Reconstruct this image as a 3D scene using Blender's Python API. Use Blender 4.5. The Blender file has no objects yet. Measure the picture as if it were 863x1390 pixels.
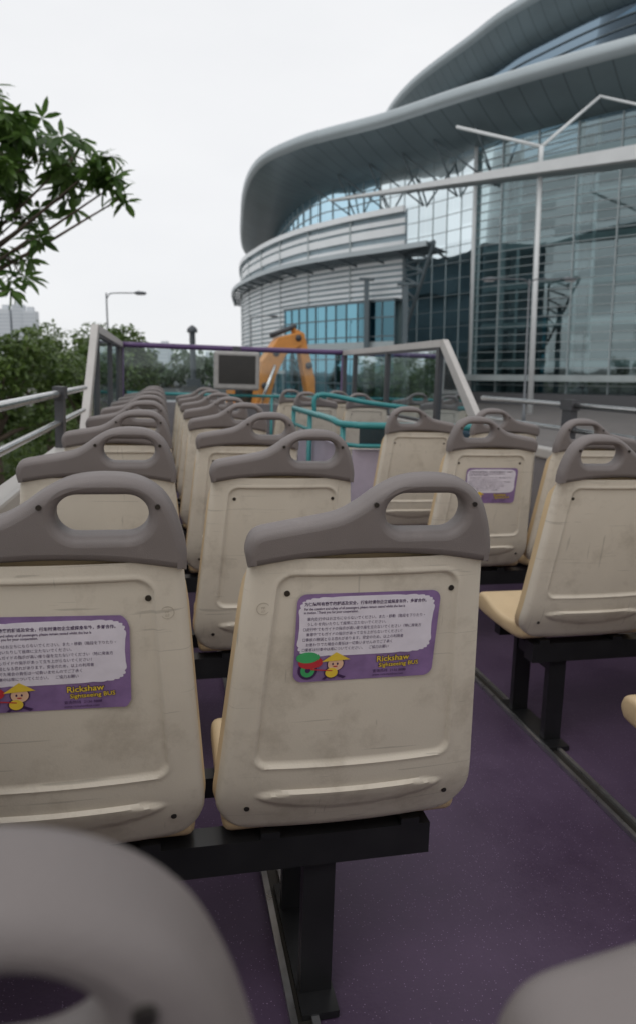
import bpy, bmesh, math, random
from mathutils import Vector, Matrix
random.seed(7)
R=math.radians
scene=bpy.context.scene
col=scene.collection
CAMZ=4.05; H=1.35; YAW=R(12.1)

# ------------------------------------------------------------ materials
def nt(name):
    m=bpy.data.materials.new(name); m.use_nodes=True
    n=m.node_tree.nodes; l=m.node_tree.links
    return m,n,l,n['Principled BSDF']
def mat(name,base,rough=.5,metal=0,var=.15,scale=8,bump=0,bscale=60,dirt=None,spec=.5,coord='Object',rvar=.1,scratch=0):
    m,n,l,b=nt(name)
    tc=n.new('ShaderNodeTexCoord')
    no=n.new('ShaderNodeTexNoise'); no.inputs['Scale'].default_value=scale; no.inputs['Detail'].default_value=6; no.inputs['Roughness'].default_value=.6
    l.new(tc.outputs[coord],no.inputs['Vector'])
    cr=n.new('ShaderNodeValToRGB'); l.new(no.outputs['Fac'],cr.inputs['Fac'])
    cr.color_ramp.elements[0].position=.3; cr.color_ramp.elements[1].position=.7
    cr.color_ramp.elements[0].color=tuple(c*(1-var) for c in base)+(1,)
    cr.color_ramp.elements[1].color=tuple(min(1,c*(1+var)) for c in base)+(1,)
    out=cr.outputs['Color']
    if dirt:
        oi=n.new('ShaderNodeObjectInfo'); va=n.new('ShaderNodeVectorMath'); va.operation='MULTIPLY_ADD'
        cx=n.new('ShaderNodeCombineXYZ')
        for q in range(3): l.new(oi.outputs['Random'],cx.inputs[q])
        l.new(cx.outputs[0],va.inputs[0]); va.inputs[1].default_value=(37,53,71); l.new(tc.outputs[coord],va.inputs[2])
        n2=n.new('ShaderNodeTexNoise'); n2.inputs['Scale'].default_value=dirt[1]; n2.inputs['Detail'].default_value=9; n2.inputs['Roughness'].default_value=.7
        l.new(va.outputs[0],n2.inputs['Vector'])
        r2=n.new('ShaderNodeValToRGB'); r2.color_ramp.elements[0].position=dirt[2]; r2.color_ramp.elements[1].position=dirt[2]+.22
        r2.color_ramp.elements[0].color=(0,0,0,1); r2.color_ramp.elements[1].color=(dirt[3],)*3+(1,)
        l.new(n2.outputs['Fac'],r2.inputs['Fac'])
        mx=n.new('ShaderNodeMixRGB'); l.new(r2.outputs['Color'],mx.inputs['Fac']); l.new(out,mx.inputs[1]); mx.inputs[2].default_value=tuple(dirt[0])+(1,)
        out=mx.outputs['Color']
        if scratch:
            for (sc,rz,lo) in (((3,1,60),.5,.69),((45,1,4),-.35,.70),((2,1,90),-.15,.70)):
                mp=n.new('ShaderNodeMapping'); mp.inputs['Scale'].default_value=sc; mp.inputs['Rotation'].default_value=(0,rz,0); l.new(va.outputs[0],mp.inputs[0])
                n4=n.new('ShaderNodeTexNoise'); n4.inputs['Scale'].default_value=1.6; n4.inputs['Detail'].default_value=2; n4.inputs['Distortion'].default_value=.6; l.new(mp.outputs[0],n4.inputs['Vector'])
                r4=n.new('ShaderNodeValToRGB'); r4.color_ramp.elements[0].position=lo; r4.color_ramp.elements[1].position=lo+.03
                r4.color_ramp.elements[0].color=(0,0,0,1); r4.color_ramp.elements[1].color=(scratch,)*3+(1,); l.new(n4.outputs['Fac'],r4.inputs['Fac'])
                m4=n.new('ShaderNodeMixRGB'); l.new(r4.outputs['Color'],m4.inputs['Fac']); l.new(out,m4.inputs[1]); m4.inputs[2].default_value=tuple(c*.5 for c in base)+(1,)
                out=m4.outputs['Color']
    l.new(out,b.inputs['Base Color'])
    mr=n.new('ShaderNodeMapRange'); l.new(no.outputs['Fac'],mr.inputs['Value'])
    mr.inputs['To Min'].default_value=max(0,rough-rvar); mr.inputs['To Max'].default_value=min(1,rough+rvar)
    l.new(mr.outputs[0],b.inputs['Roughness'])
    b.inputs['Metallic'].default_value=metal
    b.inputs['Specular IOR Level'].default_value=spec
    if bump:
        n3=n.new('ShaderNodeTexNoise'); n3.inputs['Scale'].default_value=bscale; n3.inputs['Detail'].default_value=4
        l.new(tc.outputs[coord],n3.inputs['Vector'])
        bp=n.new('ShaderNodeBump'); bp.inputs['Strength'].default_value=bump; bp.inputs['Distance'].default_value=.01
        l.new(n3.outputs['Fac'],bp.inputs['Height']); l.new(bp.outputs[0],b.inputs['Normal'])
    return m
def panelmat(name,base,line,su,sv,wu,wv,rough=.4,metal=0,var=.06):
    """panels separated by seams, UV in metres"""
    m,n,l,b=nt(name)
    uv=n.new('ShaderNodeUVMap'); sp=n.new('ShaderNodeSeparateXYZ'); l.new(uv.outputs[0],sp.inputs[0])
    def lines(o,s,w):
        d=n.new('ShaderNodeMath'); d.operation='DIVIDE'; l.new(o,d.inputs[0]); d.inputs[1].default_value=s
        f=n.new('ShaderNodeMath'); f.operation='FRACT'; l.new(d.outputs[0],f.inputs[0])
        c=n.new('ShaderNodeMath'); c.operation='LESS_THAN'; l.new(f.outputs[0],c.inputs[0]); c.inputs[1].default_value=w/s
        return c.outputs[0]
    a=lines(sp.outputs[0],su,wu); c=lines(sp.outputs[1],sv,wv)
    mx=n.new('ShaderNodeMath'); mx.operation='MAXIMUM'; l.new(a,mx.inputs[0]); l.new(c,mx.inputs[1])
    no=n.new('ShaderNodeTexNoise'); no.inputs['Scale'].default_value=.15; no.inputs['Detail'].default_value=5
    l.new(uv.outputs[0],no.inputs['Vector'])
    cr=n.new('ShaderNodeValToRGB'); cr.color_ramp.elements[0].position=.3;cr.color_ramp.elements[1].position=.7
    cr.color_ramp.elements[0].color=tuple(x*(1-var*2) for x in base)+(1,); cr.color_ramp.elements[1].color=tuple(min(1,x*(1+var*2)) for x in base)+(1,)
    l.new(no.outputs['Fac'],cr.inputs['Fac'])
    mc=n.new('ShaderNodeMixRGB'); l.new(mx.outputs[0],mc.inputs['Fac']); l.new(cr.outputs['Color'],mc.inputs[1]); mc.inputs[2].default_value=tuple(line)+(1,)
    l.new(mc.outputs[0],b.inputs['Base Color']); b.inputs['Roughness'].default_value=rough; b.inputs['Metallic'].default_value=metal
    return m
def glassmat(name,tint,refl,rough=.03,wav=0,gcol=(.85,.93,.97),k=.6,pane=None):
    m=bpy.data.materials.new(name); m.use_nodes=True
    n=m.node_tree.nodes; l=m.node_tree.links; n.clear()
    o=n.new('ShaderNodeOutputMaterial'); t=n.new('ShaderNodeBsdfTransparent'); t.inputs[0].default_value=tuple(tint)+(1,)
    g=n.new('ShaderNodeBsdfGlossy'); g.inputs['Roughness'].default_value=rough; g.inputs[0].default_value=tuple(gcol)+(1,)
    mx=n.new('ShaderNodeMixShader'); l.new(t.outputs[0],mx.inputs[1]); l.new(g.outputs[0],mx.inputs[2]); l.new(mx.outputs[0],o.inputs[0])
    lw=n.new('ShaderNodeLayerWeight'); lw.inputs[0].default_value=.35
    ma=n.new('ShaderNodeMath'); ma.operation='MULTIPLY_ADD'; l.new(lw.outputs['Fresnel'],ma.inputs[0]); ma.inputs[1].default_value=k; ma.inputs[2].default_value=refl; ma.use_clamp=True
    out=ma.outputs[0]
    if pane:
        uv=n.new('ShaderNodeUVMap'); dv=n.new('ShaderNodeVectorMath'); dv.operation='DIVIDE'; l.new(uv.outputs[0],dv.inputs[0]); dv.inputs[1].default_value=(pane[0],pane[1],1)
        fl=n.new('ShaderNodeVectorMath'); fl.operation='FLOOR'; l.new(dv.outputs[0],fl.inputs[0])
        wn=n.new('ShaderNodeTexWhiteNoise'); wn.noise_dimensions='2D'; l.new(fl.outputs[0],wn.inputs['Vector'])
        m3=n.new('ShaderNodeMath'); m3.operation='MULTIPLY_ADD'; l.new(wn.outputs['Value'],m3.inputs[0]); m3.inputs[1].default_value=pane[2]; m3.inputs[2].default_value=-pane[2]/2
        m4=n.new('ShaderNodeMath'); m4.operation='ADD'; m4.use_clamp=True; l.new(m3.outputs[0],m4.inputs[0]); l.new(out,m4.inputs[1]); out=m4.outputs[0]
    l.new(out,mx.inputs[0])
    if wav:
        tc=n.new('ShaderNodeTexCoord'); no=n.new('ShaderNodeTexNoise'); no.inputs['Scale'].default_value=.25; l.new(tc.outputs['Object'],no.inputs['Vector'])
        bp=n.new('ShaderNodeBump'); bp.inputs['Strength'].default_value=wav; bp.inputs['Distance'].default_value=.3; l.new(no.outputs['Fac'],bp.inputs['Height']); l.new(bp.outputs[0],g.inputs['Normal'])
    return m
def leafmat(name,dark,light):
    m,n,l,b=nt(name)
    g=n.new('ShaderNodeNewGeometry'); tc=n.new('ShaderNodeTexCoord')
    no=n.new('ShaderNodeTexNoise'); no.inputs['Scale'].default_value=1.1; l.new(tc.outputs['Object'],no.inputs['Vector'])
    ad=n.new('ShaderNodeMath'); ad.operation='MULTIPLY_ADD'; l.new(g.outputs['Random Per Island'],ad.inputs[0]); ad.inputs[1].default_value=.5
    sb=n.new('ShaderNodeMath'); sb.operation='MULTIPLY_ADD'; l.new(no.outputs['Fac'],sb.inputs[0]); sb.inputs[1].default_value=1.2; sb.inputs[2].default_value=-.35
    l.new(sb.outputs[0],ad.inputs[2])
    cr=n.new('ShaderNodeValToRGB'); l.new(ad.outputs[0],cr.inputs['Fac'])
    cr.color_ramp.elements[0].color=tuple(dark)+(1,); cr.color_ramp.elements[1].color=tuple(light)+(1,)
    l.new(cr.outputs['Color'],b.inputs['Base Color']); b.inputs['Roughness'].default_value=.38
    t=n.new('ShaderNodeBsdfTranslucent'); l.new(cr.outputs['Color'],t.inputs[0])
    mx=n.new('ShaderNodeMixShader'); mx.inputs[0].default_value=.45; l.new(b.outputs[0],mx.inputs[1]); l.new(t.outputs[0],mx.inputs[2])
    l.new(mx.outputs[0],n['Material Output'].inputs[0])
    return m

M={}
M['shell']=mat('seat_shell_plastic',(.595,.54,.455),.47,var=.05,scale=5,bump=.05,bscale=250,dirt=((.28,.235,.18),8,.51,.5),scratch=.45,spec=.4)
M['cap']=mat('seat_grip_plastic',(.165,.143,.137),.5,var=.08,scale=6,bump=.14,bscale=500,dirt=((.30,.27,.25),14,.60,.35))
M['tan']=mat('seat_cushion_tan',(.56,.42,.25),.45,var=.07,scale=6,dirt=((.30,.22,.13),8,.55,.4))
M['black']=mat('black_steel',(.012,.012,.013),.35,var=.2,scale=10)
M['bolt']=mat('bolt_dark',(.05,.045,.04),.4,metal=.6)
M['stamp']=mat('moulded_stamp',(.42,.37,.30),.5)
M['alu']=mat('aluminium',(.42,.42,.43),.3,metal=.9,var=.12,scale=20)
M['steel']=mat('stainless_rail',(.66,.66,.66),.22,metal=1,var=.06,scale=15)
M['greyframe']=mat('grey_frame_paint',(.42,.40,.38),.4,var=.08,scale=4)
M['darkframe']=mat('dark_frame',(.045,.045,.05),.45)
M['purple']=mat('purple_paint',(.085,.045,.13),.3,var=.1)
M['teal']=mat('teal_paint',(.03,.21,.215),.35,var=.08)
M['lilac']=mat('lilac_panel',(.42,.37,.45),.45,var=.08)
M['screen']=mat('tv_screen',(.02,.018,.016),.2)
M['tvgrey']=mat('tv_casing',(.30,.29,.28),.45)
M['wallgrey']=mat('bus_wall_lining',(.20,.19,.20),.5,var=.1,scale=5)
M['busred']=mat('bus_body_paint',(.32,.16,.42),.3)
M['rubber']=mat('rubber',(.02,.02,.02),.8)
M['busglass']=glassmat('bus_glass',(.80,.88,.88),.04)
M['stk']=mat('sticker_purple',(.215,.135,.285),.35,var=.2,scale=22)
M['stw']=mat('sticker_white',(.68,.64,.71),.4,var=.06,scale=30)
M['ink']=mat('sticker_ink',(.05,.02,.08),.5)
M['yel']=mat('logo_yellow',(.70,.50,.05),.4)
M['skin']=mat('cartoon_skin',(.70,.45,.30),.5)
M['grn']=mat('cartoon_green',(.05,.35,.12),.5)
M['redp']=mat('cartoon_red',(.45,.03,.04),.5)
def floormat():
    m,n,l,b=nt('purple_vinyl_floor')
    tc=n.new('ShaderNodeTexCoord')
    no=n.new('ShaderNodeTexNoise'); no.inputs['Scale'].default_value=2.2; no.inputs['Detail'].default_value=8; no.inputs['Roughness'].default_value=.65; l.new(tc.outputs['Object'],no.inputs['Vector'])
    cr=n.new('ShaderNodeValToRGB'); l.new(no.outputs['Fac'],cr.inputs['Fac']); cr.color_ramp.elements[0].position=.3;cr.color_ramp.elements[1].position=.72
    cr.color_ramp.elements[0].color=(.048,.029,.058,1); cr.color_ramp.elements[1].color=(.086,.056,.100,1)
    v=n.new('ShaderNodeTexVoronoi'); v.inputs['Scale'].default_value=130; l.new(tc.outputs['Object'],v.inputs['Vector'])
    lt=n.new('ShaderNodeMath'); lt.operation='LESS_THAN'; lt.inputs[1].default_value=.17; l.new(v.outputs['Distance'],lt.inputs[0])
    sp=n.new('ShaderNodeSeparateXYZ'); l.new(v.outputs['Color'],sp.inputs[0])
    gt=n.new('ShaderNodeMath'); gt.operation='GREATER_THAN'; gt.inputs[1].default_value=.5; l.new(sp.outputs[0],gt.inputs[0])
    mu=n.new('ShaderNodeMath'); mu.operation='MULTIPLY'; l.new(lt.outputs[0],mu.inputs[0]); l.new(gt.outputs[0],mu.inputs[1])
    m2=n.new('ShaderNodeMath'); m2.operation='MULTIPLY'; m2.inputs[1].default_value=.5; l.new(mu.outputs[0],m2.inputs[0])
    mx=n.new('ShaderNodeMixRGB'); l.new(m2.outputs[0],mx.inputs[0]); l.new(cr.outputs[0],mx.inputs[1]); mx.inputs[2].default_value=(.34,.25,.38,1)
    l.new(mx.outputs[0],b.inputs['Base Color'])
    mr=n.new('ShaderNodeMapRange'); l.new(no.outputs['Fac'],mr.inputs[0]); mr.inputs['From Min'].default_value=.3; mr.inputs['From Max'].default_value=.7; mr.inputs['To Min'].default_value=.40; mr.inputs['To Max'].default_value=.65; l.new(mr.outputs[0],b.inputs['Roughness'])
    b.inputs['Specular IOR Level'].default_value=.3
    bn=n.new('ShaderNodeTexNoise'); bn.inputs['Scale'].default_value=90; l.new(tc.outputs['Object'],bn.inputs['Vector'])
    bp=n.new('ShaderNodeBump'); bp.inputs['Strength'].default_value=.25; bp.inputs['Distance'].default_value=.004; l.new(bn.outputs['Fac'],bp.inputs['Height']); l.new(bp.outputs[0],b.inputs['Normal'])
    return m
M['floor']=floormat()
M['asphalt']=mat('asphalt',(.055,.055,.058),.85,var=.2,scale=.6,bump=.3,bscale=30)
M['ground']=mat('ground_concrete',(.13,.125,.115),.85,var=.15,scale=.05)
M['pave']=mat('pavement_paving',(.13,.12,.115),.8,var=.15,scale=.8)
M['kerb']=mat('kerb_stone',(.28,.27,.25),.8)
M['paint']=mat('road_paint',(.7,.7,.66),.7)
M['bark']=mat('bark',(.10,.075,.055),.9,bump=.6,bscale=20,var=.3)
M['leaf']=leafmat('leaves_near',(.03,.075,.018),(.16,.27,.06))
M['leaf2']=leafmat('leaves_mid',(.03,.07,.018),(.19,.27,.07))
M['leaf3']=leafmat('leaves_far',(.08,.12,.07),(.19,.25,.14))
M['white']=mat('white_painted_steel',(.66,.68,.68),.4,var=.05,scale=1)
M['roofskin']=panelmat('roof_soffit_panels',(.205,.255,.275),(.10,.125,.14),2.4,50,.12,.0,rough=.35,metal=.2)
M['roofedge']=mat('roof_edge_metal',(.40,.45,.47),.4,metal=.3,var=.05,scale=.3)
M['gdark']=glassmat('curtain_glass_clear',(.46,.58,.60),.20,wav=.05,gcol=(.66,.82,.85),k=.55,pane=(2.3,.98,.10))
M['gpale']=glassmat('curtain_glass_pale',(.66,.78,.82),.30,wav=.15,gcol=(.80,.90,.93),pane=(2.6,2.0,.20))
M['gblue']=glassmat('curtain_glass_blue',(.12,.27,.36),.40,wav=.08,gcol=(.52,.74,.86),pane=(3.2,1.6,.12))
M['gteal']=glassmat('glass_teal',(.05,.20,.26),.22,wav=.05,gcol=(.25,.52,.64),k=.5,pane=(1.7,2.4,.14))
M['gupper']=glassmat('upper_glass_dark',(.05,.10,.15),.10,gcol=(.42,.56,.68),k=.45)
M['mull']=mat('mullion_metal',(.36,.41,.42),.4,metal=.2)
M['mulldk']=mat('mullion_dark',(.10,.13,.145),.4,metal=.2)
M['interior']=mat('interior_dark',(.17,.205,.205),.8,var=.6,scale=.16)
M['glassfill']=mat('pale_glass_brightener',(.46,.54,.565),.8,var=.3,scale=.09)  # pale colour stands in for bright reflections in the centre glass
M['slab']=mat('floor_slab',(.40,.45,.45),.7,var=.15,scale=.3)
M['louv']=mat('louvre_white',(.80,.83,.84),.45,var=.04,scale=.4)
M['louvwall']=mat('louvre_backing',(.28,.36,.40),.5,var=.2,scale=.2)
M['plinth']=mat('plinth_stone',(.10,.10,.105),.7)
M['orange']=mat('excavator_orange',(.56,.23,.045),.45,var=.15,scale=3)
M['taxired']=mat('car_red',(.45,.03,.03),.3)
M['carsil']=mat('car_silver',(.30,.31,.33),.3,metal=.4)
M['carwhite']=mat('car_white',(.6,.6,.6),.3)
M['carglass']=mat('car_window',(.02,.025,.03),.08)
M['lampmetal']=mat('lamp_post_metal',(.13,.14,.15),.5,metal=.5)
M['lampglass']=mat('lamp_lens',(.5,.5,.5),.3)
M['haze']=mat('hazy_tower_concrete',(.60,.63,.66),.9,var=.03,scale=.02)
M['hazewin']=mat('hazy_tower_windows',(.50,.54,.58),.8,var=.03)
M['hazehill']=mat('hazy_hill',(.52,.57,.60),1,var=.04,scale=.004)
M['monu']=mat('monument_stone',(.09,.10,.11),.6)

# ------------------------------------------------------------ geometry helpers
def empty(name,mtx=None,parent=None):
    o=bpy.data.objects.new(name,None); col.objects.link(o); o.empty_display_size=.1
    if parent: o.parent=parent
    if mtx is not None: o.matrix_world=mtx
    return o
def obj(name,data,parent=None,loc=None,rot=None,smooth=False):
    o=bpy.data.objects.new(name,data); col.objects.link(o)
    if parent: o.parent=parent
    if loc: o.location=loc
    if rot: o.rotation_euler=rot
    return o
def mesh(name,verts,faces,m,parent=None,smooth=False,mats=None,mi=None):
    me=bpy.data.meshes.new(name); me.from_pydata([tuple(v) for v in verts],[],faces)
    if mats:
        for x in mats: me.materials.append(x)
        me.polygons.foreach_set('material_index',mi)
    else: me.materials.append(m)
    if smooth: me.polygons.foreach_set('use_smooth',[True]*len(me.polygons))
    me.update()
    return obj(name,me,parent)
def box(name,a,b,m,parent=None,bev=0):
    bm=bmesh.new(); bmesh.ops.create_cube(bm,size=1)
    for v in bm.verts:
        v.co=Vector(((a[i]+b[i])/2+v.co[i]*abs(b[i]-a[i]) for i in range(3)))
    if bev: bmesh.ops.bevel(bm,geom=bm.edges[:],offset=bev,segments=2,profile=.5,affect='EDGES')
    me=bpy.data.meshes.new(name); bm.to_mesh(me); bm.free(); me.materials.append(m)
    return obj(name,me,parent)
class MB:
    def __init__(s): s.v=[]; s.f=[]
    def box(s,a,b):
        k=len(s.v)
        for x in (a[0],b[0]):
            for y in (a[1],b[1]):
                for z in (a[2],b[2]): s.v.append((x,y,z))
        for q in ((0,1,3,2),(4,6,7,5),(0,4,5,1),(2,3,7,6),(0,2,6,4),(1,5,7,3)): s.f.append(tuple(k+i for i in q))
    def tube(s,pts,r,n=8,cap=True):
        pts=[Vector(p) for p in pts]
        rs=r if isinstance(r,(list,tuple)) else [r]*len(pts)
        k=len(s.v); up=None
        for i,p in enumerate(pts):
            d=(pts[min(i+1,len(pts)-1)]-pts[max(i-1,0)]).normalized()
            if up is None: up=Vector((0,0,1)) if abs(d.z)<.9 else Vector((0,1,0))
            a=d.cross(up).normalized(); u2=a.cross(d).normalized(); up=u2
            for j in range(n):
                t=2*math.pi*j/n; s.v.append(tuple(p+(a*math.cos(t)+u2*math.sin(t))*rs[i]))
        for i in range(len(pts)-1):
            for j in range(n):
                j2=(j+1)%n; s.f.append((k+i*n+j,k+i*n+j2,k+(i+1)*n+j2,k+(i+1)*n+j))
        if cap:
            s.f.append(tuple(k+j for j in range(n))[::-1]); e=k+(len(pts)-1)*n; s.f.append(tuple(e+j for j in range(n)))
    def out(s,name,m,parent=None,smooth=False): return mesh(name,s.v,s.f,m,parent,smooth)
def tube(name,pts,r,m,parent=None,n=12):
    b=MB(); b.tube(pts,r,n); return b.out(name,m,parent,True)
def prism(name,prof,x0,x1,m,parent=None,bev=0,smooth=False,axis='x'):
    bm=bmesh.new()
    a=[bm.verts.new((x0,p[0],p[1])) for p in prof]; b=[bm.verts.new((x1,p[0],p[1])) for p in prof]
    n=len(prof); bm.faces.new(a); bm.faces.new(b[::-1])
    for i in range(n): bm.faces.new((a[i],b[i],b[(i+1)%n],a[(i+1)%n]))
    bmesh.ops.recalc_face_normals(bm,faces=bm.faces[:])
    if bev:
        ed=[e for e in bm.edges if abs(e.verts[0].co.x-e.verts[1].co.x)<1e-6]
        bmesh.ops.bevel(bm,geom=ed,offset=bev,segments=3,profile=.5,affect='EDGES')
    me=bpy.data.meshes.new(name); bm.to_mesh(me); bm.free(); me.materials.append(m)
    if smooth: me.polygons.foreach_set('use_smooth',[True]*len(me.polygons))
    return obj(name,me,parent)
def catmull(P,n=8,closed=False):
    P=[Vector(p) for p in P]; out=[]; N=len(P)
    rng=range(N) if closed else range(N-1)
    for i in rng:
        if closed: p0,p1,p2,p3=P[i-1],P[i],P[(i+1)%N],P[(i+2)%N]
        else: p0=P[i-1] if i>0 else 2*P[0]-P[1]; p1=P[i]; p2=P[i+1]; p3=P[i+2] if i+2<N else 2*P[-1]-P[-2]
        for k in range(n):
            t=k/n; out.append(.5*((2*p1)+(p2-p0)*t+(2*p0-5*p1+4*p2-p3)*t*t+(3*p1-p0-3*p2+p3)*t**3))
    if not closed: out.append(P[-1])
    return out
def flatcurve(name,splines,m,extr=0,bev=0,parent=None,loc=None,rot=None,asmesh=False):
    cu=bpy.data.curves.new(name,'CURVE'); cu.dimensions='2D'; cu.fill_mode='BOTH'; cu.extrude=extr; cu.bevel_depth=bev; cu.bevel_resolution=3; cu.offset=-bev
    for s in splines:
        sp=cu.splines.new('POLY'); sp.points.add(len(s)-1)
        for i,p in enumerate(s): sp.points[i].co=(p[0],p[1],0,1)
        sp.use_cyclic_u=True
    cu.materials.append(m)
    if asmesh:
        t=bpy.data.objects.new('tmp',cu); col.objects.link(t)
        dg=bpy.context.evaluated_depsgraph_get(); me=bpy.data.meshes.new_from_object(t.evaluated_get(dg)); bpy.data.objects.remove(t)
        me.name=name
        return me
    return obj(name,cu,parent,loc,rot)
def ell(cx,cy,a,b,n=32): return [(cx+a*math.cos(2*math.pi*i/n),cy+b*math.sin(2*math.pi*i/n)) for i in range(n)]
def rrect(x0,y0,x1,y1,r,n=6):
    o=[]
    for cx,cy,a0 in ((x1-r,y1-r,0),(x0+r,y1-r,90),(x0+r,y0+r,180),(x1-r,y0+r,270)):
        for i in range(n+1):
            a=R(a0+90*i/n); o.append((cx+r*math.cos(a),cy+r*math.sin(a)))
    return o

# ------------------------------------------------------------ bus frame (bus leans with road camber)
TILT=Matrix.Translation((0,0,CAMZ))@Matrix.Rotation(R(1.8),4,'Y')@Matrix.Translation((0,0,-H))
def busM(x,y,z=0): return TILT@Matrix.Translation((x,y,z))

# ------------------------------------------------------------ seat meshes
TR=R(9); ZB=1.02; L=.60
UPV=Vector((0,-math.sin(TR),math.cos(TR))); NV=Vector((0,-math.cos(TR),-math.sin(TR)))
def bp_(x,s,h): return Vector((x,0,ZB))-UPV*s+NV*h
def sstep(a,b,x):
    t=max(0,min(1,(x-a)/(b-a))); return t*t*(3-2*t)
def halfw(s):
    w=.219+.045*max(0,min(1,s/.50))
    rr=.085
    if s>L-rr: w=w-rr+math.sqrt(max(0,rr*rr-(s-(L-rr))**2))
    return w
def relief(x,s):
    h=0
    w=halfw(s); e=(abs(x)-(w-.018))/.018
    if e>0: h-=.016*(1-math.sqrt(max(0,1-min(1,e)**2)))
    e=(s-(L-.03))/.03
    if e>0: h-=.018*(1-math.sqrt(max(0,1-min(1,e)**2)))
    hw=.166+.032*(s/.43); cx=hw-.03; cs=.222; hs=.202
    qx=abs(x)-cx; qs=abs(s-cs)-(hs-.03)
    sd=math.hypot(max(qx,0),max(qs,0))+min(max(qx,qs),0)-.03
    h-=.0065*(1-sstep(-.006,.0,sd))
    h+=.0022*math.exp(-((sd-.003)/.003)**2)
    yy=s-.494-.010*(1-(x/.18)**2)
    q=(x/.195)**2+(yy/.027)**2
    h+=.010*(1-sstep(.75,1.0,q))*(0.35+.65*sstep(.03,-.03,yy))
    h-=.012*(x/.22)**2
    return h
def fwdcurl(s): return .035*sstep(.42,.62,s)**2
NX,NS=110,130
def shell_mesh():
    v=[];f=[];mi=[]
    def sj(j):
        t=j/NS
        return -.012+(L+.012)*(t if t<.85 else .85+.15*math.sin((t-.85)/.15*math.pi/2))
    for j in range(NS+1):
        s=sj(j); w=halfw(s)
        for i in range(NX+1):
            x=-w+2*w*i/NX
            p=bp_(x,s,relief(x,s)); p.y+=fwdcurl(s); v.append(p)
    W=NX+1
    for j in range(NS):
        for i in range(NX):
            a=j*W+i; f.append((a,a+W,a+W+1,a+1)); mi.append(0)
    off=len(v)
    for j in range(NS+1):
        s=sj(j); w=halfw(s)
        for i in range(NX+1):
            x=-w+2*w*i/NX
            e=abs(x)/w; tp=1-sstep(0,.06,s)
            hh=-.054+(.012*(1-e*e))*(1-tp)+.022*tp
            p=bp_(x*(1-.012*tp+.014*sstep(.03,.10,s)),s,hh-.010*(x/.22)**2*(1-tp)); p.y+=fwdcurl(s)*.9; v.append(p)
    for j in range(NS):
        for i in range(NX):
            a=off+j*W+i; f.append((a,a+1,a+W+1,a+W)); mi.append(1)
    mid=len(v)
    for j in range(NS+1):
        for i in (0,NX):
            a=v[j*W+i]; c=v[off+j*W+i]; q=a.lerp(c,.3); q.x=a.x; v.append(q)
    for j in range(NS):
        a=j*W; m_=mid+2*j; b=off+j*W
        f.append((a,m_,m_+2,a+W)); mi.append(0); f.append((m_,b,b+W,m_+2)); mi.append(1)
        a=j*W+NX; m_=mid+2*j+1; b=off+j*W+NX
        f.append((a,a+W,m_+2,m_)); mi.append(0); f.append((m_,m_+2,b+W,b)); mi.append(1)
    for i in range(NX):
        a=NS*W+i; b=off+NS*W+i; f.append((a,b,b+1,a+1)); mi.append(0)
    me=bpy.data.meshes.new('seat_back_shell'); me.from_pydata([tuple(q) for q in v],[],f)
    me.materials.append(M['shell']); me.materials.append(M['tan']); me.polygons.foreach_set('material_index',mi)
    me.polygons.foreach_set('use_smooth',[True]*len(f)); me.update(); return me
SHELL=shell_mesh()
try: SHELL.set_sharp_from_angle(angle=R(50))
except Exception: pass
capout=catmull([(-.222,-.004),(-.227,.03),(-.212,.060),(-.165,.072),(-.11,.082),(-.065,.093),(-.032,.112),(0,.136),(.04,.156),(.09,.163),(.145,.157),(.185,.132),(.208,.09),(.223,.035),(.224,-.004)],6)
capbot=catmull([(.224,-.004),(.12,.012),(0,.018),(-.12,.012),(-.222,-.004)],5)[1:-1]
outer=[(p[0],p[1]) for p in capout]+[(p[0],p[1]) for p in capbot]
hole=rrect(.016,.060,.162,.131,.035,8)
capcurve=flatcurve('seat_grip_cap',[outer,hole[::-1]],M['cap'],extr=.010,bev=.016,asmesh=True)
for p in capcurve.polygons: p.use_smooth=True
try: capcurve.set_sharp_from_angle(angle=R(40))
except Exception as ex: print(ex)
panprof=[(.150,.505),(.20,.480),(.28,.470),(.36,.475),(.43,.492),(.475,.500),(.51,.490),(.525,.462),(.515,.435),(.48,.418),(.30,.412),(.17,.420),(.135,.45)]
po=prism('seat_pan',[(q[0],q[1]) for q in catmull([Vector((a,b)) for a,b in panprof],3,True)],-.248,.248,M['tan'],bev=.018,smooth=True)
PAN=po.data; bpy.data.objects.remove(po)
try: PAN.set_sharp_from_angle(angle=R(50))
except Exception: pass
def frame_mesh(sgn,legx):
    b=MB()
    xa=.195; xb=-.82
    b.box((min(sgn*xa,sgn*xb),.14,.335),(max(sgn*xa,sgn*xb),.20,.405))
    b.box((min(sgn*xa,sgn*xb),.40,.345),(max(sgn*xa,sgn*xb),.445,.395))
    b.box((legx-.034,.155,.02),(legx+.034,.185,.335)); b.box((legx-.034,.405,.02),(legx+.034,.43,.345))
    b.box((legx-.03,.186,.29),(legx+.03,.404,.334))
    b.box((legx-.04,.10,.004),(legx+.04,.50,.02))
    for xx in (-.15,.15,-sgn*.54-.15,-sgn*.54+.15):
        b.box((xx-.02,.14,.4051),(xx+.02,.45,.419))
    o=b.out('seat_frame',M['black']); me=o.data; bpy.data.objects.remove(o); return me
FRL=frame_mesh(1,.325-.366); FRR=frame_mesh(-1,1.43-1.51)
bb=MB()
for (x,s) in ((-.150,.058),(.160,.058),(-.205,.525),(.205,.525)):
    p=bp_(x,s,relief(x,s)-.002); q=p+NV*.004; q.y+=fwdcurl(s); p.y+=fwdcurl(s)
    bb.tube([p,q],.0055,12)
for (x,u) in ((-.006,.124),(.176,.124)):
    p=bp_(x,-u+.01,.005); bb.tube([p,p+NV*.0035],.0045,12)
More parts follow.
